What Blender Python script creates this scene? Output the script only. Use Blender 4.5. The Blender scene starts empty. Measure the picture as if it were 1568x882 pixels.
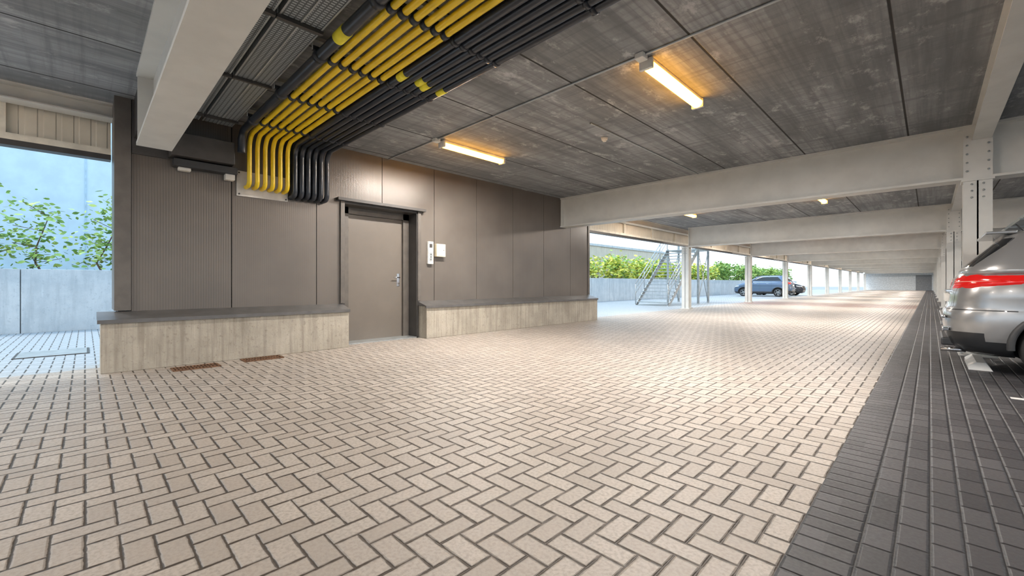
import bpy, bmesh, math, random
from mathutils import Vector, Matrix
random.seed(7)
scene = bpy.context.scene

# ------------------------------------------------------------------ node helpers
class NT:
    def __init__(s, name):
        s.mat = bpy.data.materials.new(name); s.mat.use_nodes = True
        s.t = s.mat.node_tree; s.b = s.t.nodes['Principled BSDF']
    def n(s, typ, **kw):
        nd = s.t.nodes.new(typ)
        for k, v in kw.items(): setattr(nd, k, v)
        return nd
    def put(s, sock, v):
        if hasattr(v, 'is_output'): s.t.links.new(v, sock)
        elif v is not None: sock.default_value = v
    def M(s, op, a, b=None, c=None):
        nd = s.n('ShaderNodeMath', operation=op)
        s.put(nd.inputs[0], a); s.put(nd.inputs[1], b)
        if c is not None: s.put(nd.inputs[2], c)
        return nd.outputs[0]
    def pos(s, obj=False):
        if obj: o = s.n('ShaderNodeTexCoord').outputs['Object']
        else: o = s.n('ShaderNodeNewGeometry').outputs['Position']
        sp = s.n('ShaderNodeSeparateXYZ'); s.put(sp.inputs[0], o)
        return o, sp.outputs[0], sp.outputs[1], sp.outputs[2]
    def noise(s, vec, scale, detail=4, rough=.55, stretch=None):
        if stretch:
            mp = s.n('ShaderNodeMapping'); s.put(mp.inputs[0], vec); mp.inputs['Scale'].default_value = stretch
            vec = mp.outputs[0]
        nd = s.n('ShaderNodeTexNoise'); s.put(nd.inputs['Vector'], vec)
        nd.inputs['Scale'].default_value = scale; nd.inputs['Detail'].default_value = detail
        nd.inputs['Roughness'].default_value = rough
        return nd.outputs[0]
    def ramp(s, f, a, b, oa=0., ob=1., smooth=True):
        nd = s.n('ShaderNodeMapRange', interpolation_type='SMOOTHSTEP' if smooth else 'LINEAR')
        s.put(nd.inputs[0], f); nd.inputs[1].default_value = a; nd.inputs[2].default_value = b
        nd.inputs[3].default_value = oa; nd.inputs[4].default_value = ob
        return nd.outputs[0]
    def mix(s, f, a, b, mode='MIX'):
        nd = s.n('ShaderNodeMix', data_type='RGBA', blend_type=mode)
        s.put(nd.inputs[0], f)
        s.put(nd.inputs[6], a if hasattr(a, 'is_output') else (*a, 1)); s.put(nd.inputs[7], b if hasattr(b, 'is_output') else (*b, 1))
        return nd.outputs[2]
    def bump(s, h, strength=.3, dist=.01):
        nd = s.n('ShaderNodeBump'); s.put(nd.inputs['Height'], h)
        nd.inputs['Strength'].default_value = strength; nd.inputs['Distance'].default_value = dist
        s.put(s.b.inputs['Normal'], nd.outputs[0])
    def col(s, c): s.put(s.b.inputs['Base Color'], c if hasattr(c, 'is_output') else (*c, 1))
    def rough(s, r): s.put(s.b.inputs['Roughness'], r)

def simple(name, c, rough=.5, metal=0., var=.12, scale=6., bump=0.):
    m = NT(name); v, x, y, z = m.pos()
    n = m.noise(v, scale, 4)
    m.col(m.mix(m.ramp(n, .3, .7), tuple(k * (1 - var) for k in c), tuple(min(1, k * (1 + var)) for k in c)))
    m.rough(rough); m.b.inputs['Metallic'].default_value = metal
    if bump: m.bump(n, bump, .01)
    return m.mat

def emis(name, c, st):
    m = NT(name); m.col(c); m.b.inputs['Emission Color'].default_value = (*c, 1); m.b.inputs['Emission Strength'].default_value = st
    return m.mat

# ------------------------------------------------------------------ materials
def mat_floor():
    m = NT('paving'); v, X, Y, Z = m.pos(); w = .105
    x = m.M('DIVIDE', X, w); y = m.M('DIVIDE', Y, w)
    i = m.M('FLOOR', x); j = m.M('FLOOR', y)
    fx = m.M('SUBTRACT', x, i); fy = m.M('SUBTRACT', y, j)
    k = m.M('FLOORED_MODULO', m.M('SUBTRACT', i, j), 4.)
    K = [m.M('COMPARE', k, float(q), .4) for q in range(4)]
    ix = m.M('SUBTRACT', 1., fx); iy = m.M('SUBTRACT', 1., fy)
    dfx = m.M('MINIMUM', fx, ix); dfy = m.M('MINIMUM', fy, iy)
    dH = m.M('MINIMUM', dfy, m.M('ADD', m.M('MULTIPLY', K[0], fx), m.M('MULTIPLY', K[1], ix)))
    dV = m.M('MINIMUM', dfx, m.M('ADD', m.M('MULTIPLY', K[3], fy), m.M('MULTIPLY', K[2], iy)))
    isH = m.M('ADD', K[0], K[1])
    dh = m.M('ADD', m.M('MULTIPLY', isH, dH), m.M('MULTIPLY', m.M('SUBTRACT', 1., isH), dV))
    cb = m.n('ShaderNodeCombineXYZ'); m.put(cb.inputs[0], m.M('SUBTRACT', i, K[1])); m.put(cb.inputs[1], m.M('SUBTRACT', j, K[2]))
    wn = m.n('ShaderNodeTexWhiteNoise'); m.put(wn.inputs['Vector'], cb.outputs[0]); rnd = wn.outputs[0]
    off = m.M('MULTIPLY', m.M('FLOORED_MODULO', i, 2.), .5)
    y2 = m.M('ADD', m.M('DIVIDE', Y, .21), off); f2 = m.M('FRACT', y2)
    d3 = m.M('MINIMUM', dfx, m.M('MULTIPLY', 2., m.M('MINIMUM', f2, m.M('SUBTRACT', 1., f2))))
    cb2 = m.n('ShaderNodeCombineXYZ'); m.put(cb2.inputs[0], i); m.put(cb2.inputs[1], m.M('FLOOR', y2))
    wn2 = m.n('ShaderNodeTexWhiteNoise'); m.put(wn2.inputs['Vector'], cb2.outputs[0])
    d2 = m.M('MINIMUM', dfy, m.M('DIVIDE', m.M('MINIMUM', m.M('ABSOLUTE', m.M('ADD', X, .42)), m.M('ABSOLUTE', m.M('ADD', X, .21))), w))
    isB = m.M('LESS_THAN', X, -.42); isS = m.M('LESS_THAN', X, -.21)
    mx = lambda f, a, b: m.M('ADD', m.M('MULTIPLY', f, a), m.M('MULTIPLY', m.M('SUBTRACT', 1., f), b))
    d = mx(isB, dh, mx(isS, d2, d3)); r = mx(isB, rnd, wn2.outputs[0])
    wob = m.noise(v, 14, 2)
    lo = m.ramp(wob, .35, .65, .020, .055)
    mk = m.n('ShaderNodeMapRange', interpolation_type='SMOOTHSTEP'); m.put(mk.inputs[0], d); m.put(mk.inputs[1], lo); m.put(mk.inputs[2], m.M('ADD', lo, .03)); mask = mk.outputs[0]
    n1 = m.noise(v, 60, 3); n2 = m.noise(v, .9, 4)
    n3 = m.noise(v, 350, 2)
    beige = m.mix(m.ramp(r, 0, 1, smooth=False), (.365, .322, .280), (.475, .430, .382))
    beige = m.mix(m.ramp(n1, .35, .72, 0, .8), beige, (.32, .28, .24))
    beige = m.mix(m.ramp(n2, .45, .75, 0, .40), beige, (.29, .265, .24))
    beige = m.mix(m.ramp(n3, .60, .75, 0, .5), beige, (.64, .61, .57))
    band = m.M('MULTIPLY', m.M('GREATER_THAN', Y, 25.), m.M('LESS_THAN', Y, 29.))
    beige = m.mix(m.M('MULTIPLY', band, .7), beige, (.38, .22, .18))
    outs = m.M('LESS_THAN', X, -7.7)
    beige = m.mix(m.M('MULTIPLY', outs, .85), beige, (.39, .44, .48))  # same pavers outdoors, with bluish daylight painted into their colour
    dark = m.mix(r, (.034, .033, .037), (.072, .070, .075))
    dark = m.mix(m.ramp(n2, .5, .8, 0, .6), dark, (.09, .086, .087))
    brick = m.mix(isB, dark, beige)
    jc = m.mix(isB, (.010, .009, .010), (.060, .045, .033))
    m.col(m.mix(mask, jc, brick))
    m.rough(m.ramp(n1, .2, .8, .40, .58))
    h = m.M('ADD', m.ramp(d, .01, .12), m.M('ADD', m.M('MULTIPLY', r, .35), m.M('MULTIPLY', n3, .10)))
    m.bump(h, 1., .008)
    return m.mat

def mat_ceiling():
    m = NT('concrete_planks'); v, X, Y, Z = m.pos()
    a = m.noise(v, .9, 7, .62, (2.0, .45, 1)); b = m.noise(v, 3.0, 9, .74, (1.5, .8, 1)); c = m.noise(v, 28, 4)
    s = m.noise(v, 3, 5, .62, (.2, 4.2, 1))
    s2 = m.noise(v, 3, 5, .6, (5, .12, 1))
    q = m.M('DIVIDE', m.M('ADD', X, .25), 1.4); fq = m.M('FRACT', q); iq = m.M('FLOOR', q)
    wn = m.n('ShaderNodeTexWhiteNoise', noise_dimensions='1D'); m.put(wn.inputs['W'], iq)
    col = m.mix(m.ramp(a, .34, .66), (.20, .21, .22), (.40, .415, .43))
    col = m.mix(m.ramp(s2, .42, .62, 0, .5), col, (.145, .152, .162))
    col = m.mix(m.ramp(s, .45, .70, 0, .55), col, (.15, .157, .168))
    col = m.mix(m.ramp(b, .54, .68, 0, .6), col, (.68, .69, .70))
    col = m.mix(m.ramp(b, .30, .44, .35, 0), col, (.12, .124, .132))
    col = m.mix(m.M('MULTIPLY', wn.outputs[0], .45), col, (.15, .157, .166))
    e = m.M('MINIMUM', fq, m.M('SUBTRACT', 1., fq))
    edge = m.ramp(e, .005, .012)
    col = m.mix(edge, (.035, .034, .033), col)
    m.col(col); m.rough(.85)
    m.bump(m.M('ADD', m.M('MULTIPLY', c, .3), m.M('MULTIPLY', edge, 1.5)), .4, .008)
    return m.mat

def mat_concrete(name, c1, c2, stain, fine=1.6):
    m = NT(name); v, X, Y, Z = m.pos()
    a = m.noise(v, 2.2, 7, .65); st = m.noise(v, 5, 6, .62, (fine, fine, .16)); c = m.noise(v, 40, 4)
    pits = m.noise(v, 16, 6, .7)
    col = m.mix(m.ramp(a, .3, .7), c1, c2)
    col = m.mix(m.ramp(st, .44, .68, 0, .55), col, stain)
    col = m.mix(m.ramp(st, .25, .42, .30, 0), col, tuple(min(1, k * 1.3) for k in c2))
    col = m.mix(m.ramp(pits, .56, .66, 0, .5), col, stain)
    col = m.mix(m.ramp(c, .6, .75, 0, .5), col, stain)
    m.col(col); m.rough(.85); m.bump(m.M('ADD', c, m.M('ADD', a, pits)), .4, .008)
    return m.mat

def mat_panel():
    m = NT('clad_panel'); v, X, Y, Z = m.pos()
    a = m.noise(v, 1.2, 3)
    m.rough(m.ramp(a, .3, .7, .30, .38)); m.b.inputs['Metallic'].default_value = .1
    wv = m.M('SINE', m.M('MULTIPLY', Y, 2 * math.pi / .03))
    amt = m.ramp(Y, 1.54, 1.55, 1., .35)
    base = m.mix(m.ramp(a, .3, .7), (.132, .116, .101), (.156, .139, .122))
    m.col(m.mix(m.M('MULTIPLY', m.ramp(wv, -1, -.4, .28, 0), amt), base, (.06, .052, .045)))
    m.bump(m.M('MULTIPLY', wv, amt), .22, .003)
    return m.mat

def mat_rib(name, c, period=.25, axis='Y', st=.5):
    m = NT(name); v, X, Y, Z = m.pos()
    ax = Y if axis == 'Y' else X
    fr = m.M('FRACT', m.M('DIVIDE', ax, period))
    tri = m.M('ABSOLUTE', m.M('SUBTRACT', fr, .5)); h = m.ramp(tri, .12, .2)
    n = m.noise(v, 2, 4)
    cc = m.mix(m.ramp(n, .3, .7, 0, 1), c, tuple(k * .88 for k in c))
    m.col(cc); m.rough(.5); m.bump(h, st, .03)
    return m.mat

def mat_perf():
    m = NT('perforated_steel'); v, X, Y, Z = m.pos()
    fx = m.M('FRACT', m.M('DIVIDE', X, .035)); yy = m.M('DIVIDE', Y, .045); fy = m.M('FRACT', yy)
    a = m.M('ABSOLUTE', m.M('SUBTRACT', fx, .5)); b = m.M('ABSOLUTE', m.M('SUBTRACT', fy, .5))
    hole = m.M('MULTIPLY', m.M('LESS_THAN', a, .22), m.M('LESS_THAN', b, .36))
    m.col(m.mix(hole, (.10, .115, .125), (.42, .47, .50))); m.rough(.4); m.b.inputs['Metallic'].default_value = .2
    m.bump(hole, .5, .003)
    return m.mat

def mat_leaf(name, a, b):
    m = NT(name); oi = m.noise(m.pos()[0], 3.5, 2)
    m.col(m.mix(m.ramp(oi, .35, .65), a, b)); m.rough(.55)
    return m.mat

FLOOR = mat_floor(); CEIL = mat_ceiling()
PLINTH = mat_concrete('plinth_concrete', (.345, .315, .262), (.455, .42, .355), (.21, .185, .148), 3.4)
RETAIN = mat_concrete('retaining_concrete', (.50, .54, .56), (.62, .65, .66), (.38, .42, .44))
PANEL = mat_panel()
WHITE = simple('white_steel', (.64, .64, .61), .42, 0, .05, 3)
CREAM = mat_rib('cream_cladding', (.76, .71, .60), .16)
CREAMF = simple('cream_flashing', (.76, .72, .62), .5)
DARK = simple('dark_trim', (.055, .052, .05), .45)
FLASH = simple('sill_flashing', (.13, .127, .125), .4, .3)
DOORM = simple('door_paint', (.175, .155, .133), .34, .1, .05, 2)
FRAMEM = simple('frame_paint', (.13, .118, .105), .4, .1)
YEL = simple('yellow_pipe', (.85, .60, .02), .32, 0, .08, 5)
BLK = simple('black_pipe', (.025, .030, .040), .28, 0, .2)
LABEL = simple('yellow_label', (.9, .80, .05), .5)
GALV = simple('galvanised', (.42, .45, .46), .4, .6)
PERF = mat_perf()
RUST = simple('rusty_iron', (.17, .09, .05), .75, .3, .4, 30, .4)
PLASTW = simple('white_plastic', (.75, .73, .68), .4)
PLATE = simple('pale_plate', (.62, .60, .57), .5)
LAMP = emis('lamp_diffuser', (1., .44, .04), 20.)
RUB = simple('rubber', (.02, .02, .02), .75)
BLACKP = simple('black_plastic', (.03, .032, .035), .55)
ALLOY = simple('alloy', (.45, .46, .47), .25, .9)
CHROME = simple('chrome', (.7, .7, .7), .12, 1.)
BARK = simple('bark', (.13, .09, .06), .8)
ASPH = simple('asphalt', (.30, .31, .30), .85, 0, .2, 3)
WPAINT = simple('white_line', (.75, .75, .73), .6)

# ------------------------------------------------------------------ mesh builder
class MB:
    def __init__(s, name, mats):
        s.name = name; s.bm = bmesh.new(); s.mats = mats
    def box(s, x0, x1, y0, y1, z0, z1, mi=0, mat=None, bev=0.):
        r = bmesh.ops.create_cube(s.bm, size=1)
        vs = r['verts']
        T = Matrix.Translation(((x0 + x1) / 2, (y0 + y1) / 2, (z0 + z1) / 2)) @ Matrix.Diagonal((abs(x1 - x0), abs(y1 - y0), abs(z1 - z0), 1))
        if mat is not None: T = mat @ T
        bmesh.ops.transform(s.bm, matrix=T, verts=vs)
        fs = set(f for v in vs for f in v.link_faces)
        for f in fs: f.material_index = mi
        if bev:
            es = list(set(e for v in vs for e in v.link_edges))
            rr = bmesh.ops.bevel(s.bm, geom=es, offset=bev, segments=2, affect='EDGES', profile=.5)
            for f in rr['faces']: f.material_index = mi
    def cyl(s, p0, p1, r, mi=0, seg=16, r2=None):
        p0 = Vector(p0); p1 = Vector(p1); d = p1 - p0
        q = d.to_track_quat('Z', 'Y').to_matrix().to_4x4()
        rr = bmesh.ops.create_cone(s.bm, cap_ends=True, segments=seg, radius1=r, radius2=r if r2 is None else r2, depth=d.length,
                                   matrix=Matrix.Translation((p0 + p1) / 2) @ q)
        for f in set(f for v in rr['verts'] for f in v.link_faces): f.material_index = mi; f.smooth = True
    def prism(s, pts, vec, mi=0):
        a = [s.bm.verts.new(p) for p in pts]; b = [s.bm.verts.new(Vector(p) + Vector(vec)) for p in pts]
        fs = [s.bm.faces.new(a), s.bm.faces.new(b[::-1])]
        n = len(a)
        for i in range(n): fs.append(s.bm.faces.new((a[i], b[i], b[(i + 1) % n], a[(i + 1) % n])))
        for f in fs: f.material_index = mi
        bmesh.ops.recalc_face_normals(s.bm, faces=fs)
    def done(s, parent=None):
        me = bpy.data.meshes.new(s.name); s.bm.to_mesh(me); s.bm.free()
        for m in s.mats: me.materials.append(m)
        o = bpy.data.objects.new(s.name, me); scene.collection.objects.link(o)
        if parent: o.parent = parent
        return o

def empty(name, loc=(0, 0, 0), rz=0.):
    e = bpy.data.objects.new(name, None); scene.collection.objects.link(e)
    e.location = loc; e.rotation_euler = (0, 0, rz); e.empty_display_size = .2
    return e

def curve(name, splines, r, mat, parent=None, res=6):
    cu = bpy.data.curves.new(name, 'CURVE'); cu.dimensions = '3D'; cu.bevel_depth = r; cu.bevel_resolution = res; cu.use_fill_caps = True
    for pts in splines:
        sp = cu.splines.new('POLY'); sp.points.add(len(pts) - 1)
        for p, q in zip(sp.points, pts): p.co = (*q, 1)
        sp.use_smooth = True
    cu.materials.append(mat)
    o = bpy.data.objects.new(name, cu); scene.collection.objects.link(o)
    if parent: o.parent = parent
    return o

# ------------------------------------------------------------------ constants
CZ = 3.5; BB = 2.68; XW = -7.42
BAYS = [-8.3, .57, 9.59] + [18.45 + 8.85 * k for k in range(9)]
YEND = 92.

b = MB('floor', [FLOOR]); b.box(-14.19, 14, -13, YEND, -.15, 0); b.done()
b = MB('ground', [ASPH]); b.box(-120, 120, -80, 200, -.4, -.16); b.done()
b = MB('ceiling', [CEIL, CREAMF]); b.box(-8.05, 14, -13, YEND, CZ, CZ + .3); b.done()
b = MB('wall_far', [simple('far_wall', (.80, .83, .84), .7), simple('far_door', (.28, .29, .30), .6)]); b.box(-7.8, 14, YEND, YEND + .3, 0, CZ + .3)
b.box(-1.6, .2, YEND - .02, YEND, 0, 2.4, 1); b.done()

# ------------------------------------------------------------------ clad wall
b = MB('wall_left', [PANEL, DARK, FRAMEM, PLINTH])
bk0, bk1 = -8.05, XW - .05
b.box(bk0, bk1, .30, 3.2, .64, CZ, 1); b.box(bk0, bk1, 4.76, 10.8, .64, CZ, 1); b.box(bk0, bk1, 3.2, 4.76, 2.56, CZ, 1)
b.box(bk0, bk1, .14, 3.2, 0, .64, 3); b.box(bk0, bk1, 4.76, 10.8, 0, .64, 3)
ys = [.42, 1.54, 2.77, 3.98, 5.17, 6.34, 7.53, 8.72, 9.91, 10.8]
g = .006
for a, c in zip(ys[:-1], ys[1:]):
    if c <= 2.8: b.box(bk1, XW, a + g, c - g, .70, CZ, 0)
    elif a < 2.8:
        b.box(bk1, XW, a + g, 3.24, .70, CZ, 0); b.box(bk1, XW, 3.24, c - g, 2.56, CZ, 0)
    elif a < 4:
        b.box(bk1, XW, a + g, 4.76, 2.56, CZ, 0); b.box(bk1, XW, 4.76, c - g, .70, CZ, 0)
    else: b.box(bk1, XW, a + g, c - g, .70, CZ, 0)
b.box(bk0, XW + .03, .26, .42, .75, CZ, 2)
b.box(bk0, XW + .02, 10.78, 10.86, .75, CZ, 2)
b.done()

def plinth(y0, y1):
    b = MB('concrete_plinth', [PLINTH, FLASH])
    b.box(-7.465, -7.12, y0, y1, 0, .645, 0, bev=.008)
    b.prism([(-7.09, y0 - .03, .61), (-7.09, y0 - .03, .655), (XW + .01, y0 - .03, .74), (-7.46, y0 - .03, .74), (-7.46, y0 - .03, .65), (-7.12, y0 - .03, .65), (-7.12, y0 - .03, .61)],
            (0, y1 - y0 + .04, 0), 1)
    b.done()
plinth(.13, 3.20); plinth(4.78, 10.85)

# ------------------------------------------------------------------ door
d = empty('door_1', (-7.78, 4.1, 0))
def ch(name, mats, fn):
    b = MB(name, mats); fn(b); o = b.done(parent=d); o.location = (7.78, -4.1, 0); return o
def f(b):
    b.box(-7.80, -7.75, 3.45, 4.60, .015, 2.40, 0, bev=.004)
ch('leaf', [DOORM], f)
def f(b):
    b.box(-7.86, -7.70, 4.60, 4.76, 0, 2.54, 0); b.box(-7.86, -7.70, 3.24, 3.45, 0, 2.54, 0); b.box(-7.86, -7.70, 3.24, 4.76, 2.40, 2.54, 0)
    b.box(-7.70, -7.40, 4.73, 4.77, 0, 2.55, 1); b.box(-7.70, -7.40, 3.205, 3.25, 0, 2.55, 1); b.box(-7.70, -7.40, 3.22, 4.77, 2.52, 2.56, 1)
    b.box(-7.44, -7.38, 4.75, 4.82, .75, 2.60, 0); b.box(-7.44, -7.38, 3.17, 3.24, .75, 2.60, 0)
    b.box(-7.46, -7.31, 3.10, 4.90, 2.56, 2.61, 1)
    b.box(-7.9, -7.40, 3.24, 4.76, 0, .02, 2)
ch('frame', [FRAMEM, DARK, GALV], f)
def f(b):
    b.box(-7.75, -7.742, 4.48, 4.54, 1.04, 1.30, 0, bev=.003)
    b.cyl((-7.745, 4.51, 1.22), (-7.69, 4.51, 1.22), .011)
    b.cyl((-7.69, 4.52, 1.22), (-7.69, 4.38, 1.22), .010)
    b.cyl((-7.745, 4.51, 1.10), (-7.73, 4.51, 1.10), .016)
    for z in (.35, 1.2, 2.1): b.cyl((-7.745, 3.46, z - .06), (-7.745, 3.46, z + .06), .012)
ch('handle', [CHROME], f)

# wall devices
b = MB('intercom', [PLASTW, DARK, GALV]); b.box(XW, XW + .06, 4.98, 5.11, 1.50, 1.97, 0, bev=.008)
b.box(XW + .06, XW + .064, 5.01, 5.08, 1.84, 1.92, 1); b.box(XW + .06, XW + .064, 5.01, 5.08, 1.56, 1.74, 2)
for k in range(3): b.cyl((XW + .06, 5.045, 1.6 + k * .05), (XW + .07, 5.045, 1.6 + k * .05), .01, 1)
b.done()
b = MB('switch_box', [simple('ivory_plastic', (.70, .63, .46), .4), DARK]); b.box(XW, XW + .09, 5.17, 5.40, 1.66, 1.93, 0, bev=.01); b.box(XW + .09, XW + .093, 5.20, 5.37, 1.69, 1.90, 0); b.cyl((XW + .09, 5.35, 1.8), (XW + .1, 5.35, 1.8), .008, 1); b.done()

# ------------------------------------------------------------------ structure
def ibeam_x(name, x0, x1, yc, z0=BB, z1=CZ, w=.32):
    b = MB(name, [WHITE])
    b.box(x0, x1, yc - w / 2, yc + w / 2, z0, z0 + .035, 0); b.box(x0, x1, yc - w / 2, yc + w / 2, z1 - .035, z1, 0)
    b.box(x0, x1, yc - .012, yc + .012, z0 + .035, z1 - .035, 0)
    for xs in (x0 + .02, .38, .64, 7.0):
        if x0 < xs < x1: b.box(xs - .01, xs + .01, yc - w / 2 + .01, yc + w / 2 - .01, z0 + .035, z1 - .035, 0)
    return b.done()
for yc in BAYS:
    ibeam_x('steel_beam', -6.45 if yc == .57 else -7.42, 13.9, yc)
b = MB('beam_bracket', [DARK]); b.box(XW, -6.46, .45, .69, 3.0, CZ, 0); b.box(XW, XW + .03, .43, .80, 2.8, CZ, 0); b.done()

def column(x, yc):
    b = MB('steel_column', [WHITE, GALV]); w = .3
    b.box(x - w / 2, x + w / 2, yc - w / 2, yc - w / 2 + .022, 0, BB, 0); b.box(x - w / 2, x + w / 2, yc + w / 2 - .022, yc + w / 2, 0, BB, 0)
    b.box(x - .009, x + .009, yc - w / 2, yc + w / 2, 0, BB, 0)
    b.box(x - .2, x + .2, yc - .2, yc + .2, 0, .03, 0)
    b.box(x - .17, x + .17, yc - .17, yc + .17, BB - .03, BB - .001, 0)
    for sx in (-1, 1):
        for sy in (-1, 1):
            b.cyl((x + sx * .17, yc + sy * .17, .03), (x + sx * .17, yc + sy * .17, .06), .014, 1, 8)
        for kz in range(3): b.cyl((x + sx * .06, yc - w / 2 - .01, BB - .08 - kz * .1), (x + sx * .06, yc - w / 2, BB - .08 - kz * .1), .014, 1, 8)
    if x == .51:
        b.box(x - w / 2, x + w / 2, yc - .165, yc - .145, BB, CZ, 0)
        for sx in (-1, 1):
            for kz in range(5): b.cyl((x + sx * .11, yc - .178, BB + .12 + kz * .13), (x + sx * .11, yc - .165, BB + .12 + kz * .13), .014, 1, 8)
    b.done()
for yc in BAYS[2:]:
    if yc > 12: column(-7.55, yc)
for yc in BAYS[2:] + [-8.3, .57]:
    if yc != .57: column(.51, yc)
    column(7.0, yc)
b = MB('tie_beam', [WHITE])
for x in (.55,):
    b.box(x - .1, x + .1, -12.9, YEND, 3.26, 3.275); b.box(x - .1, x + .1, -12.9, YEND, CZ - .015, CZ); b.box(x - .008, x + .008, -12.9, YEND, 3.275, CZ - .015)
b.done()
b = MB('edge_beam', [WHITE])
for (a, c) in ((-12.9, .26), (10.9, YEND)):
    b.box(-7.99, -7.75, a, c, 3.30, 3.315); b.box(-7.88, -7.86, a, c, 3.315, CZ); b.box(-7.99, -7.75, a, c, CZ - .02, CZ)
b.done()
b = MB('service_tray', [GALV, BLK])
tz = 2.58
b.box(1.5, 1.8, 10, 70, tz, tz + .005); b.box(1.49, 1.5, 10, 70, tz, tz + .07); b.box(1.8, 1.81, 10, 70, tz, tz + .07)
for k in range(4): b.cyl((1.55 + k * .06, 10, tz + .03), (1.55 + k * .06, 70, tz + .03), .025, 1, 10)
y = 11.
while y < 70:
    b.box(1.46, 1.84, y - .02, y + .02, tz - .03, tz)
    y += 2.
b.done()

b = MB('fascia_cladding', [CREAM, CREAMF, DARK])
for (a, c) in ((-12.9, .25), (10.95, YEND)):
    b.box(-8.12, -8.06, a, c, 2.86, CZ + .7, 0)
    b.box(-8.06, -7.98, a, c, 2.86, 2.94, 1)
    b.box(-8.14, -7.98, a, c, 2.79, 2.86, 2)
    y = c - 1.05
    while y > a:
        b.box(-8.06, -8.0, y, y + .12, 2.94, 3.5, 1); y -= 2.2
b.done()

# ------------------------------------------------------------------ ceiling lights
def lamp(x, y0, L=1.42):
    e = empty('ceiling_light', (x, y0 + L / 2, CZ))
    b = MB('housing', [PLASTW]); b.box(-.06, .06, -L / 2, L / 2, -.07, -.0, 0, bev=.008); b.box(-.075, .075, -L / 2 - .012, -L / 2 + .03, -.12, -.01, 0, bev=.006); b.box(-.075, .075, L / 2 - .03, L / 2 + .012, -.12, -.01, 0, bev=.006)
    b.box(-.05, .05, -L / 2 - .16, -L / 2 - .05, -.06, 0, 0, bev=.01); b.done(parent=e)
    b = MB('diffuser', [LAMP])
    pts = [(.068 * math.cos(t), -L / 2 + .03, -.05 - .07 * math.sin(t)) for t in [math.pi * k / 10 for k in range(11)]]
    b.prism(pts, (0, L - .06, 0)); b.done(parent=e)
    li = bpy.data.lights.new('tube', 'AREA'); li.shape = 'RECTANGLE'; li.size = .10; li.size_y = L - .1; li.energy = 155; li.color = (1., .96, .91)
    lo = bpy.data.objects.new('tube', li); scene.collection.objects.link(lo); lo.parent = e; lo.location = (0, 0, -.125)
for kb, y0 in enumerate([-4.7, 4.2, 13.5] + [22.3 + 8.85 * k for k in range(8)]):
    for x in (-5.82, -2.15): lamp(x, y0)
    if kb < 6: lamp(3.9, y0)
cs = []
for y0 in (-4.85, 4.1, 13.4, 22.2): cs.append([(XW + .02 if y0 == 4.1 else -7.7, y0, CZ - .015), (3.9, y0, CZ - .015)])
cs.append([(-3.6, 5.3, CZ - .012), (-3.6, 9.4, CZ - .012)])
curve('ceiling_conduit', cs, .013, GALV)
b = MB('smoke_detector', [PLASTW]); b.cyl((-3.8, 6.0, CZ), (-3.8, 6.0, CZ - .05), .06, 0, 24, .045); b.cyl((-3.8, 6.0, CZ - .05), (-3.8, 6.0, CZ - .07), .03, 0, 16); b.done()

# ------------------------------------------------------------------ pipes
XP = -7.20; XE = .43
def path(y, z, zend, xe=XE, rb=.20, xo=0.):
    pts = [(xe, y, z)]
    xd = XP + xo
    for k in range(9):
        t = math.pi / 2 * k / 8
        pts.append((xd + rb - rb * math.sin(t), y, z - rb + rb * math.cos(t)))
    rb2 = .08
    for k in range(7):
        t = math.pi / 2 * k / 6
        pts.append((xd - rb2 + rb2 * math.cos(t), y, zend + rb2 - rb2 * math.sin(t)))
    pts.append((XW + .002, y, zend))
    return pts
e = empty('pipe_bundle', (0, 0, 0))
ypos = [1.72, 1.825, 1.93, 2.035, 2.14, 2.245]
bpos = [2.355, 2.455, 2.555, 2.655, 2.755, 2.855]
ZP = 3.30
curve('yellow_pipes', [path(y, ZP, 2.56) for y in ypos], .031, YEL, e)
curve('black_pipes', [path(y, ZP - .01, 2.50) for y in bpos], .040, BLK, e)
curve('black_pipes_upper', [path(y, ZP + .095, 2.50, xo=-.09) for y in bpos[:-1]], .034, BLK, e)
curve('insulated_main', [[(XE, 1.60, ZP), (-6.9, 1.60, ZP), (-7.0, 1.6, ZP - .02), (-7.10, 1.60, ZP - .10), (-7.11, 1.6, 3.0)]], .052, BLK, e)
b = MB('clamps', [BLK, GALV, LABEL])
x = -6.5
while x < XE:
    b.box(x - .02, x + .02, 1.53, 2.96, ZP + .135, ZP + .17, 1)
    b.box(x - .02, x + .02, 1.53, 2.31, ZP + .038, ZP + .075, 0)
    for y in (1.53, 2.94): b.cyl((x, y, ZP + .04), (x, y, CZ - .001), .006, 1, 8)
    for y in ypos: b.cyl((x - .03, y, ZP), (x + .03, y, ZP), .042, 0, 16)
    for y in bpos: b.cyl((x - .022, y, ZP - .01), (x + .022, y, ZP - .01), .049, 0, 16)
    b.cyl((x - .03, 1.6, ZP), (x + .03, 1.6, ZP), .064, 0, 20)
    x += 1.15
for y, xx in ((bpos[0], -3.95), (bpos[2], -3.91), (bpos[3], -3.97), (bpos[5], -3.95)):
    b.cyl((xx - .07, y, ZP - .01), (xx + .07, y, ZP - .01), .043, 2, 20)
b.cyl((-3.78, 1.6, ZP), (-3.60, 1.6, ZP), .056, 2, 20)
b.done(parent=e)
b = MB('pipe_entry_plate', [PLATE, DARK]); b.box(XW, XW + .025, 1.60, 2.31, 2.42, 2.80, 0, bev=.004)
for y in (1.63, 2.28):
    for z in (2.45, 2.77): b.cyl((XW + .02, y, z), (XW + .035, y, z), .012, 1, 8)
b.done(parent=e)

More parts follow.
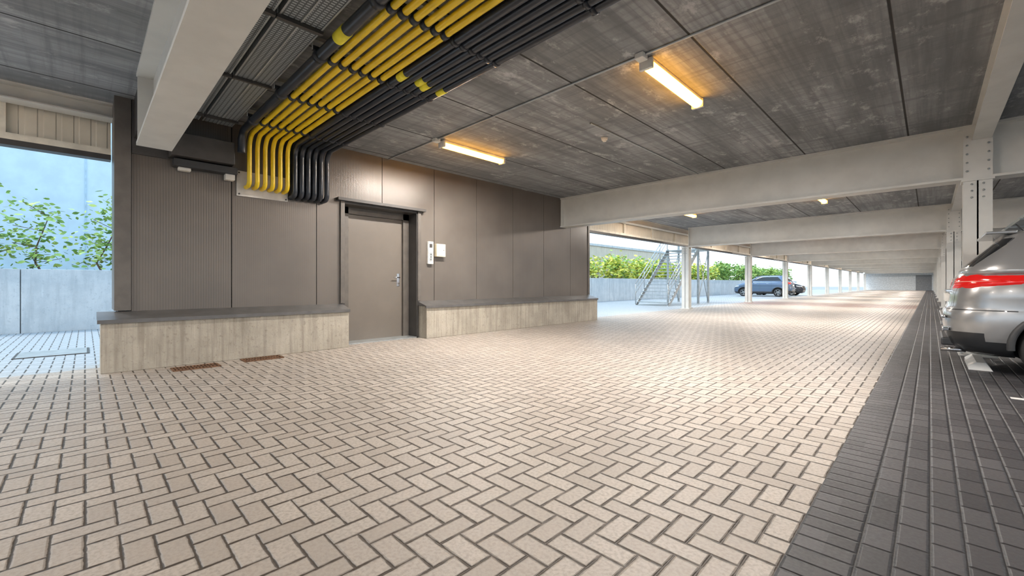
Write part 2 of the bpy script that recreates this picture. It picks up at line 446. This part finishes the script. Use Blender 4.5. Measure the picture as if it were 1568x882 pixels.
def tray(y0, y1, z):
    b = MB('cable_tray', [PERF, DARK, GALV, BLK])
    b.box(-7.2, XE, y0, y1, z, z + .004, 0)
    for y in (y0, y1): b.box(-7.2, XE, y - .004, y + .004, z - .004, z + .07, 0)
    for y in (y0, y1, (y0 + y1) / 2): b.box(-7.2, XE, y - .006, y + .008, z - .006, z - .002, 2)
    n = 6
    for k in range(n):
        yy = y0 + (k + .5) * (y1 - y0) / n; b.cyl((-7.15, yy, z + .025), (XE, yy, z + .025), .018, 3, 10)
    x = -6.9
    while x < XE:
        b.box(x - .02, x + .02, y0 - .02, y1 + .02, z - .035, z - .005, 1)
        for y in (y0 - .012, y1 + .012): b.cyl((x, y, z - .03), (x, y, CZ - .001), .006, 2, 8)
        x += 1.5
    b.done()
tray(.78, 1.10, 3.37); tray(1.15, 1.49, 3.37)
b = MB('wall_duct', [DARK, PLASTW, BLACKP])
b.box(XW, XW + .26, .80, 1.53, 2.82, 3.14, 0, bev=.01)
b.box(XW, XW + .18, .84, 1.58, 2.70, 2.80, 2, bev=.01)
b.box(XW, XW + .10, .90, 1.04, 2.66, 2.80, 1, bev=.01)
b.box(XW, XW + .12, 1.44, 1.56, 2.62, 2.74, 1, bev=.01)
b.done()

def grate(xc, yc):
    b = MB('drain_grate', [RUST, simple('pit_black', (.01, .01, .01), .9)])
    w, l = .13, .24
    b.box(xc - w, xc + w, yc - l, yc + l, .0, .003, 1)
    for sx in (-1, 1): b.box(xc + sx * w - .012, xc + sx * w + .012, yc - l, yc + l, 0, .012, 0)
    for sy in (-1, 1): b.box(xc - w, xc + w, yc + sy * l - .012, yc + sy * l + .012, 0, .012, 0)
    k = -l + .035
    while k < l - .02:
        b.box(xc - w, xc + w, yc + k - .010, yc + k + .010, .002, .011, 0); k += .036
    b.box(xc - .01, xc + .01, yc - l, yc + l, .002, .011, 0)
    b.done()
grate(-6.82, 1.02); grate(-6.92, 1.82)
b = MB('manhole_cover', [GALV, DARK]); b.box(-10.2, -9.4, -.75, .05, 0, .01, 1); b.box(-10.17, -9.43, -.72, .02, .005, .014, 0, bev=.003); b.done()

# ------------------------------------------------------------------ exterior
b = MB('retaining_wall', [RETAIN, simple('gap', (.25, .26, .26), .9)])
y = -13.
while y < 75:
    b.box(-14.5, -14.2, y + .008, y + 1.992, -.15, 1.42, 0, bev=.008); y += 2.
b.box(-14.48, -14.25, -13, 75, -.15, 1.40, 1)
b.done()
b = MB('planting_bed', [simple('soil', (.12, .09, .06), .9)]); b.box(-16.5, -14.51, -13, 75, -.15, 1.20); b.done()

def hedge(name, y0, y1, n, size, zlo, zhi, mats, stems):
    b = MB(name, mats)
    for k in range(stems):
        y = random.uniform(y0, y1); x = random.uniform(-15.7, -15.0)
        p = Vector((x, y, 1.2)); h = random.uniform(.75, 1.) * (zhi - 1.2)
        for q in range(4):
            p2 = p + Vector((random.uniform(-.12, .12), random.uniform(-.2, .2), h / 4))
            b.cyl(p, p2, .022 - .004 * q, 1, 6)
            for _ in range(2):
                tip = p2 + Vector((random.uniform(-.35, .35), random.uniform(-.5, .5), random.uniform(.05, .3)))
                b.cyl(p2, tip, .007, 1, 5)
                clusters.append(tip)
            p = p2; clusters.append(p.copy())
    for k in range(n):
        if random.random() < .93:
            c = random.choice(clusters); p = c + Vector([random.gauss(0, .17) for _ in range(3)])
        else: p = Vector((random.uniform(-15.6, -14.7), random.uniform(y0, y1), random.uniform(zlo, zhi)))
        if p.z < 1.35: p.z = 1.35 + random.random() * .3
        p.x = min(p.x, -14.62)
        a = random.uniform(0, 6.28); t = Vector((math.cos(a), math.sin(a), random.uniform(-.6, .6))).normalized()
        u = t.cross(Vector((random.uniform(-1, 1), random.uniform(-1, 1), random.uniform(-.3, 1)))).normalized()
        s = size * random.uniform(.6, 1.3)
        vs = [b.bm.verts.new(p + q) for q in (-t * s * .5, u * s * .22 - t * s * .1, u * s * .2 + t * s * .2, t * s * .5, -u * s * .2 + t * s * .2, -u * s * .22 - t * s * .1)]
        fc = b.bm.faces.new(vs); fc.material_index = 0 if random.random() < .6 else 2
    b.done()
LG = mat_leaf('leaf_green', (.22, .42, .09), (.50, .62, .16)); LG2 = mat_leaf('leaf_dark', (.12, .28, .07), (.30, .45, .12))
LY = mat_leaf('leaf_yellow', (.60, .66, .08), (.85, .80, .16))
clusters = []; hedge('shrub_row', -7, 3, 9500, .14, 1.4, 3.2, [LG, BARK, LG2], 34)
clusters = []; hedge('shrub_row', 14, 44, 10000, .26, 1.4, 2.6, [LY, BARK, LG], 85)
clusters = []; hedge('shrub_row', 44, 75, 7000, .3, 1.4, 2.9, [LG, BARK, LG2], 70)

b = MB('blue_building', [mat_rib('pale_blue_cladding', (.58, .75, .86), 1.2, 'Y', .15), simple('blue_joint', (.42, .58, .70), .5)]); b.box(-24, -20.5, -25, 9, 0, 9, 0)
for yy in range(-24, 9, 2): b.box(-20.5, -20.47, yy, yy + .03, 0, 9, 1)
b.done()
b = MB('industrial_building', [mat_rib('beige_cladding', (.60, .55, .45), .4), RETAIN, DARK])
b.box(-30, -21, 12, 46, 0, 4.4, 0); b.box(-30.1, -20.9, 11.9, 46.1, 4.4, 4.6, 1); b.box(-21.02, -20.98, 12, 46, 0, .6, 1); b.done()

e = empty('external_staircase', (-9.85, 21.5, 0))
def sc(name, fn):
    b = MB(name, [GALV]); fn(b); o = b.done(parent=e); o.location = (9.85, -21.5, 0)
x0, x1, y0, N = -10.7, -9.0, 19.8, 17
rise, go = .175, .215
def f(b):
    for k in range(N):
        z = (k + 1) * rise; y = y0 + k * go
        b.box(x0, x1, y, y + .27, z - .035, z)
    L = N * go; H = N * rise
    for x in (x0, x1):
        b.prism([(x - .02, y0 - .05, 0), (x - .02, y0 + .2, 0), (x - .02, y0 + L + .2, H - .1), (x - .02, y0 + L + .2, H + .08), (x - .02, y0 + L - .02, H + .08)], (.04, 0, 0))
    b.box(x0, x1, y0 + L, y0 + L + 1.6, H - .04, H)
sc('flight', f)
def f(b):
    L = N * go; H = N * rise
    for x in (x0, x1):
        for hh in (.5, .75, 1.0): b.cyl((x, y0, hh + .1), (x, y0 + L, H + hh), .02 if hh < 1 else .026, 0, 8)
        for k in range(5):
            t = k / 4; b.cyl((x, y0 + L * t, H * t), (x, y0 + L * t, H * t + 1.05), .022, 0, 8)
        for hh in (.5, 1.0): b.cyl((x, y0 + L, H + hh), (x, y0 + L + 1.6, H + hh), .024, 0, 8)
        b.box(x - .05, x + .05, y0 + L + .05, y0 + L + .15, 0, H - .04); b.box(x - .05, x + .05, y0 + L + 1.5, y0 + L + 1.6, 0, H + 1.0)
        b.cyl((x, y0 + L + .1, .1), (x, y0 + L + 1.5, H - .1), .02, 0, 8); b.cyl((x, y0 + L + 1.5, .1), (x, y0 + L + .1, H - .1), .02, 0, 8)
sc('railings', f)

# ------------------------------------------------------------------ cars
EX = 6.0
def loop(z, xr, xf, w, ns=30, ne=14):
    c = .5 ** (1 / EX); a = (xf - xr) / 2; xc = (xf + xr) / 2; pts = []
    g_ = lambda t: (1 - abs(t) ** EX) ** (1 / EX)
    for k in range(ne): t = -c + 2 * c * k / ne; pts.append((-g_(t), t))
    for k in range(ns): t = -c + 2 * c * k / ns; pts.append((t, g_(t)))
    for k in range(ne): t = c - 2 * c * k / ne; pts.append((g_(t), t))
    for k in range(ns): t = c - 2 * c * k / ns; pts.append((t, -g_(t)))
    return [Vector((xc + a * p, w * q, z)) for p, q in pts]
def zl(z): return z if z < .6 else .6 + (z - .6) * 1.3
def zg(z): return 1.75 - (1.682 - z) * .8
LOW = [(.22, .22, 4.2, .74), (.26, .12, 4.3, .82), (.34, .05, 4.36, .875), (.46, .015, 4.39, .90), (.60, .0, 4.40, .915), (.70, .005, 4.39, .918), (.735, .03, 4.38, .913), (.76, .045, 4.37, .912), (.84, .06, 4.36, .918), (.88, .065, 4.34, .922), (.94, .085, 4.33, .912), (1.02, .11, 4.28, .900), (1.07, .14, 4.2, .88)]
CAP = [(1.10, .18, 4.12, .84), (1.12, .25, 4.0, .72), (1.13, .4, 3.9, .4), (1.135, .5, 3.85, .001)]
LOW = [(zl(r[0]),) + r[1:] for r in LOW]; CAP = [(zl(r[0]),) + r[1:] for r in CAP]
GH = [(1.00, .16, 3.45, .872), (1.08, .17, 3.32, .865), (1.16, .21, 3.20, .845), (1.28, .29, 3.00, .81), (1.42, .39, 2.78, .765), (1.54, .48, 2.56, .725), (1.60, .50, 2.42, .695), (1.645, .54, 2.28, .645), (1.668, .66, 2.1, .55), (1.68, .8, 1.95, .35), (1.682, .9, 1.9, .001)]
GH = [(zg(r[0]),) + r[1:] for r in GH]
def hood(p):
    if p.z > .60 and p.x > 3.0:
        t = min(1, (p.x - 3.0) / 1.4); t = t * t * (3 - 2 * t)
        p.z = .60 + (p.z - .60) * (1 - .48 * t)
    return p
def lin(tab, z):
    for a, c in zip(tab[:-1], tab[1:]):
        if a[0] <= z <= c[0]:
            t = (z - a[0]) / (c[0] - a[0]); return tuple(a[i] + (c[i] - a[i]) * t for i in range(1, 4))
    return tab[-1][1:]
def loft(name, rings, mats, mod=None):
    bm = bmesh.new(); prev = None; first = None
    for r in rings:
        cur = [bm.verts.new(mod(p) if mod else p) for p in r]
        if prev:
            n = len(cur)
            for i in range(n): fc = bm.faces.new((prev[i], prev[(i + 1) % n], cur[(i + 1) % n], cur[i])); fc.smooth = True
        else: first = cur
        prev = cur
    bm.faces.new(first[::-1])
    bmesh.ops.remove_doubles(bm, verts=bm.verts, dist=.0015)
    bmesh.ops.recalc_face_normals(bm, faces=bm.faces)
    me = bpy.data.meshes.new(name); bm.to_mesh(me); bm.free()
    for m in mats: me.materials.append(m)
    o = bpy.data.objects.new(name, me); scene.collection.objects.link(o); return o

def m_and(m, a):
    r = a[0]
    for q in a[1:]: r = m.M('MULTIPLY', r, q)
    return r
def paint_mat(name, c, upper):
    m = NT(name); v, X, Y, Z = m.pos(True)
    tc = m.n('ShaderNodeTexCoord'); sn = m.n('ShaderNodeSeparateXYZ'); m.put(sn.inputs[0], tc.outputs['Normal'])
    nx, ny = sn.outputs[0], sn.outputs[1]; ay = m.M('ABSOLUTE', Y)
    A = lambda *a: m_and(m, a)
    side = m.M('GREATER_THAN', m.M('ABSOLUTE', ny), .6)
    if upper:
        Z = m.M('ADD', m.M('DIVIDE', m.M('SUBTRACT', Z, 1.75), .8), 1.682)
        zr = A(m.M('GREATER_THAN', Z, 1.13), m.M('LESS_THAN', Z, 1.55))
        zz = m.M('SUBTRACT', Z, 1.1)
        s1 = A(side, m.M('GREATER_THAN', X, m.M('ADD', .66, m.M('MULTIPLY', zz, .75))), m.M('LESS_THAN', X, m.M('SUBTRACT', 3.0, m.M('MULTIPLY', zz, 1.45))))
        rear = A(m.M('LESS_THAN', nx, -.5), m.M('LESS_THAN', ay, .66))
        front = A(m.M('GREATER_THAN', nx, .35), m.M('LESS_THAN', ay, m.M('SUBTRACT', .78, m.M('MULTIPLY', zz, .3))))
        dark = m.M('MULTIPLY', zr, m.M('MINIMUM', 1., m.M('ADD', s1, m.M('ADD', rear, front))))
    else:
        dark = m.M('LESS_THAN', Z, .40)
        dark = m.M('MAXIMUM', dark, A(m.M('LESS_THAN', nx, -.3), m.M('LESS_THAN', Z, .50)))
        seam = None
        for sx in (1.42, 2.30, 3.18):
            q = m.M('LESS_THAN', m.M('ABSOLUTE', m.M('SUBTRACT', X, sx)), .004); seam = q if seam is None else m.M('MAXIMUM', seam, q)
        dark = m.M('MAXIMUM', dark, A(seam, side))
        tg = A(m.M('LESS_THAN', nx, -.5), m.M('LESS_THAN', m.M('ABSOLUTE', m.M('SUBTRACT', ay, .62)), .004), m.M('GREATER_THAN', Z, .76))
        dark = m.M('MAXIMUM', dark, tg)
        dark = m.M('MAXIMUM', dark, A(m.M('LESS_THAN', m.M('ABSOLUTE', m.M('SUBTRACT', Z, .775)), .006), m.M('LESS_THAN', X, .6)))
        grille = A(m.M('GREATER_THAN', nx, .5), m.M('GREATER_THAN', Z, .45), m.M('LESS_THAN', Z, .70), m.M('LESS_THAN', ay, .5))
        dark = m.M('MAXIMUM', dark, grille)
    m.col(m.mix(dark, c, (.015, .017, .02)))
    m.rough(m.ramp(dark, 0, 1, .25, .08 if upper else .5, False)); m.put(m.b.inputs['Metallic'], m.M('MULTIPLY', m.M('SUBTRACT', 1., dark), .6))
    m.b.inputs['Coat Weight'].default_value = .5
    return m.mat
RED = NT('tail_lens'); RED.col((.50, .010, .01)); RED.rough(.12); RED.b.inputs['Emission Color'].default_value = (.8, .02, .01, 1); RED.b.inputs['Emission Strength'].default_value = .12; RED = RED.mat
REDL = simple('tail_lens_light', (.75, .30, .25), .15)
HEADL = simple('headlamp', (.7, .72, .75), .1, .2)

def wheel(bm_, xc, yc, side):
    R = .345; n = 40
    def lathe(prof, mi):
        rings = []
        for k in range(n):
            a = 2 * math.pi * k / n
            rings.append([bm_.bm.verts.new((xc + r * math.cos(a), yc + side * y, R + r * math.sin(a))) for r, y in prof])
        for k in range(n):
            for q in range(len(prof) - 1):
                fc = bm_.bm.faces.new((rings[k][q], rings[k][q + 1], rings[(k + 1) % n][q + 1], rings[(k + 1) % n][q])); fc.smooth = True; fc.material_index = mi
    lathe([(.20, .10), (.235, .115), (.30, .118), (.33, .10), (R, .06), (R, -.06), (.33, -.10), (.23, -.11)], 0)
    lathe([(.235, .112), (.222, .118), (.205, .09), (.20, -.08)], 1)
    bm_.cyl((xc, yc - side * .06, R), (xc, yc - side * .04, R), .20, 2, 32)
    bm_.cyl((xc, yc - side * .04, R), (xc, yc + side * .0, R), .14, 3, 32)
    bm_.cyl((xc, yc, R), (xc, yc + side * .10, R), .045, 1, 20)
    for k in range(5):
        T = Matrix.Translation((xc, yc + side * .075, R)) @ Matrix.Rotation(2 * math.pi * k / 5 + .3, 4, 'Y')
        bm_.box(.03, .215, -.015, .02, -.042, -.008, 1, mat=T, bev=.005); bm_.box(.03, .215, -.015, .02, .008, .042, 1, mat=T, bev=.005)

def patch(name, y_from, x_to, zlo, zhi, mat, side, parent, tab=LOW, off=.010, taper=.0, front=False):
    bm = bmesh.new(); rows = []
    c = .5 ** (1 / EX); g_ = lambda t: (1 - abs(t) ** EX) ** (1 / EX)
    us = [('e', y_from + (c - y_from) * k / 8) for k in range(9)] + [('s', -c + (x_to + c) * k / 8) for k in range(1, 9)]
    for kz in range(6):
        row = []
        for iu, (kind, t) in enumerate(us):
            tt = iu / (len(us) - 1); lo = zlo + taper * tt; hi = zhi - (.02 if tt < .1 else 0)
            z = lo + (hi - lo) * kz / 5
            xr, xf, w = lin(tab, z); a = (xf - xr) / 2; xc = (xf + xr) / 2
            p, q = (-g_(t), t) if kind == 'e' else (t, g_(t))
            if front: p = -p
            n = Vector(((p ** 5) / a, (q ** 5) / w, 0)); n.normalize()
            e_ = off if (0 < kz < 5 and 0 < iu < len(us) - 1) else -.012
            pt = hood(Vector((xc + a * p, w * q, z)) + n * e_)
            pt.y *= side; row.append(bm.verts.new(pt))
        rows.append(row)
    for a, b_ in zip(rows[:-1], rows[1:]):
        for i in range(len(a) - 1): fc = bm.faces.new((a[i], a[i + 1], b_[i + 1], b_[i])); fc.smooth = True
    bmesh.ops.recalc_face_normals(bm, faces=bm.faces)
    me = bpy.data.meshes.new(name); bm.to_mesh(me); bm.free(); me.materials.append(mat)
    o = bpy.data.objects.new(name, me); scene.collection.objects.link(o); o.parent = parent

def car(color, loc, rz):
    e = empty('car', loc, rz)
    pl = paint_mat('car_paint', color, False); pu = paint_mat('car_roof_paint', color, True)
    body = loft('body', [loop(*r) for r in LOW + CAP], [pl, BLACKP], hood)
    cut = MB('cut', [pl, BLACKP])
    for x in (.95, 3.55):
        for s in (-1, 1): cut.cyl((x, s * .60, .365), (x, s * 1.2, .365), .385, 1, 48)
    co = cut.done()
    md = body.modifiers.new('b', 'BOOLEAN'); md.operation = 'DIFFERENCE'; md.object = co; md.solver = 'EXACT'
    dg = bpy.context.evaluated_depsgraph_get(); dg.update()
    me = bpy.data.meshes.new_from_object(body.evaluated_get(dg)); body.modifiers.clear(); body.data = me
    bpy.data.objects.remove(co)
    body.parent = e
    gh = loft('cabin', [loop(*r) for r in GH], [pu]); gh.parent = e
    w = MB('wheels', [RUB, ALLOY, BLACKP, GALV])
    for x in (.95, 3.55):
        for s in (-1, 1): wheel(w, x, s * .80, s)
    w.cyl((.95, -.7, .34), (.95, .7, .34), .05, 2); w.cyl((3.55, -.7, .34), (3.55, .7, .34), .05, 2)
    w.done(parent=e)
    t = MB('arch_flares', [BLACKP])
    for x in (.95, 3.55):
        for s in (-1, 1):
            prev = None
            for k in range(25):
                a = -.10 + (math.pi + .2) * k / 24
                ring = [t.bm.verts.new((x + r * math.cos(a), s * y, .365 + r * math.sin(a))) for r, y in ((.375, .86), (.378, .925), (.395, .932), (.435, .925), (.44, .86))]
                if prev:
                    for q in range(4): fc = t.bm.faces.new((prev[q], prev[q + 1], ring[q + 1], ring[q])); fc.smooth = True
                prev = ring
    bmesh.ops.recalc_face_normals(t.bm, faces=t.bm.faces); t.done(parent=e)
    for s in (-1, 1):
        patch('tail_lamp', .50, -.73, zl(.915), zl(1.068), RED, s, e, taper=.07)
        patch('tail_lamp_strip', .56, -.78, 1.105, 1.13, REDL, s, e, off=.014, taper=.03)
        patch('head_lamp', .55, -.80, zl(.86), zl(.99), HEADL, s, e, front=True)
    k = MB('trim', [BLACKP, CHROME, PLASTW, pl])
    k.box(.02, .07, -.26, .26, .86, .97, 2, bev=.004); k.box(.03, .09, -.45, .45, .99, 1.02, 1, bev=.004)
    k.box(-.02, .12, -.55, .55, .30, .40, 0, bev=.02)
    k.box(-.02, .02, -.72, .72, .66, .70, 3, bev=.015)
    k.cyl((-.02, -.6, .26), (.2, -.6, .26), .03, 1)
    for s in (-1, 1):
        k.box(.75, 2.6, s * .60 - .012, s * .60 + .012, 1.755, 1.775, 0, bev=.006)
        for x in (.8, 1.65, 2.5): k.box(x - .03, x + .03, s * .60 - .012, s * .60 + .012, 1.68, 1.765, 0)
        k.box(2.85, 3.05, s * .87, s * 1.06, 1.22, 1.36, 0, bev=.03)
        for x in (1.62, 2.5): k.box(x, x + .17, s * .91, s * .937, 1.05, 1.075, 1, bev=.008)
        k.box(1.40, 3.1, s * .88, s * .915, .30, .42, 0, bev=.02)
        k.box(-.01, .05, s * .55 - .13, s * .55 + .13, .50, .54, 1, bev=.008)
    k.box(.36, .62, -.62, .62, 1.70, 1.735, 3, bev=.012)
    k.cyl((.75, 0, 1.74), (.66, 0, 1.86), .008, 0, 8)
    k.done(parent=e)
    return e
car((.36, .365, .37), (.12, 8.40, 0), 0.)
car((.14, .20, .30), (-7.95, 41.0, 0), math.pi)
car((.05, .06, .08), (-12.4, 45.5, 0), 0.)
car((.04, .04, .045), (.9, 29.5, 0), 0.)
car((.35, .36, .37), (.75, 22.6, 0), 0.)
car((.05, .05, .055), (.9, 33.0, 0), 0.)
car((.10, .13, .18), (.8, 39.5, 0), 0.)
b = MB('wheel_stop', [WPAINT]); b.prism([(.35, 7.95, 0), (.35, 7.95, .05), (.42, 7.95, .10), (.50, 7.95, .10), (.56, 7.95, 0)], (0, .9, 0)); b.done()
b = MB('parking_lines', [WPAINT])
for y in (6.25, 3.75, 1.25, -1.2, 12.1, 14.6, 20.5, 23., 25.5): b.box(.55, 5.2, y - .04, y + .04, 0, .003)
b.done()

# ------------------------------------------------------------------ world & lights
w = bpy.data.worlds.new('sky'); scene.world = w; w.use_nodes = True; t = w.node_tree
bg = t.nodes['Background']; tc = t.nodes.new('ShaderNodeTexCoord'); sp = t.nodes.new('ShaderNodeSeparateXYZ'); rp = t.nodes.new('ShaderNodeValToRGB')
t.links.new(tc.outputs['Generated'], sp.inputs[0]); t.links.new(sp.outputs[2], rp.inputs[0]); t.links.new(rp.outputs[0], bg.inputs[0])
rp.color_ramp.elements[0].color = (.82, .91, 1., 1); rp.color_ramp.elements[1].color = (.50, .74, 1., 1); rp.color_ramp.elements[1].position = .7
bg.inputs[1].default_value = 1.6
s = bpy.data.lights.new('sun', 'SUN'); s.energy = 1.8; s.angle = math.radians(12); s.color = (1, .97, .9)
so = bpy.data.objects.new('sun', s); scene.collection.objects.link(so); so.rotation_euler = (math.radians(20), math.radians(-22), 0)

c = bpy.data.cameras.new('camera'); co = bpy.data.objects.new('camera', c); scene.collection.objects.link(co)
co.location = (0, 0, 1.1); co.rotation_euler = (math.radians(90), 0, math.radians(44.7))
c.lens = 14.85; c.sensor_width = 36; c.shift_y = -.0045; c.clip_end = 500; c.clip_start = .05
scene.camera = co
scene.view_settings.view_transform = 'Standard'
scene.view_settings.exposure = .5
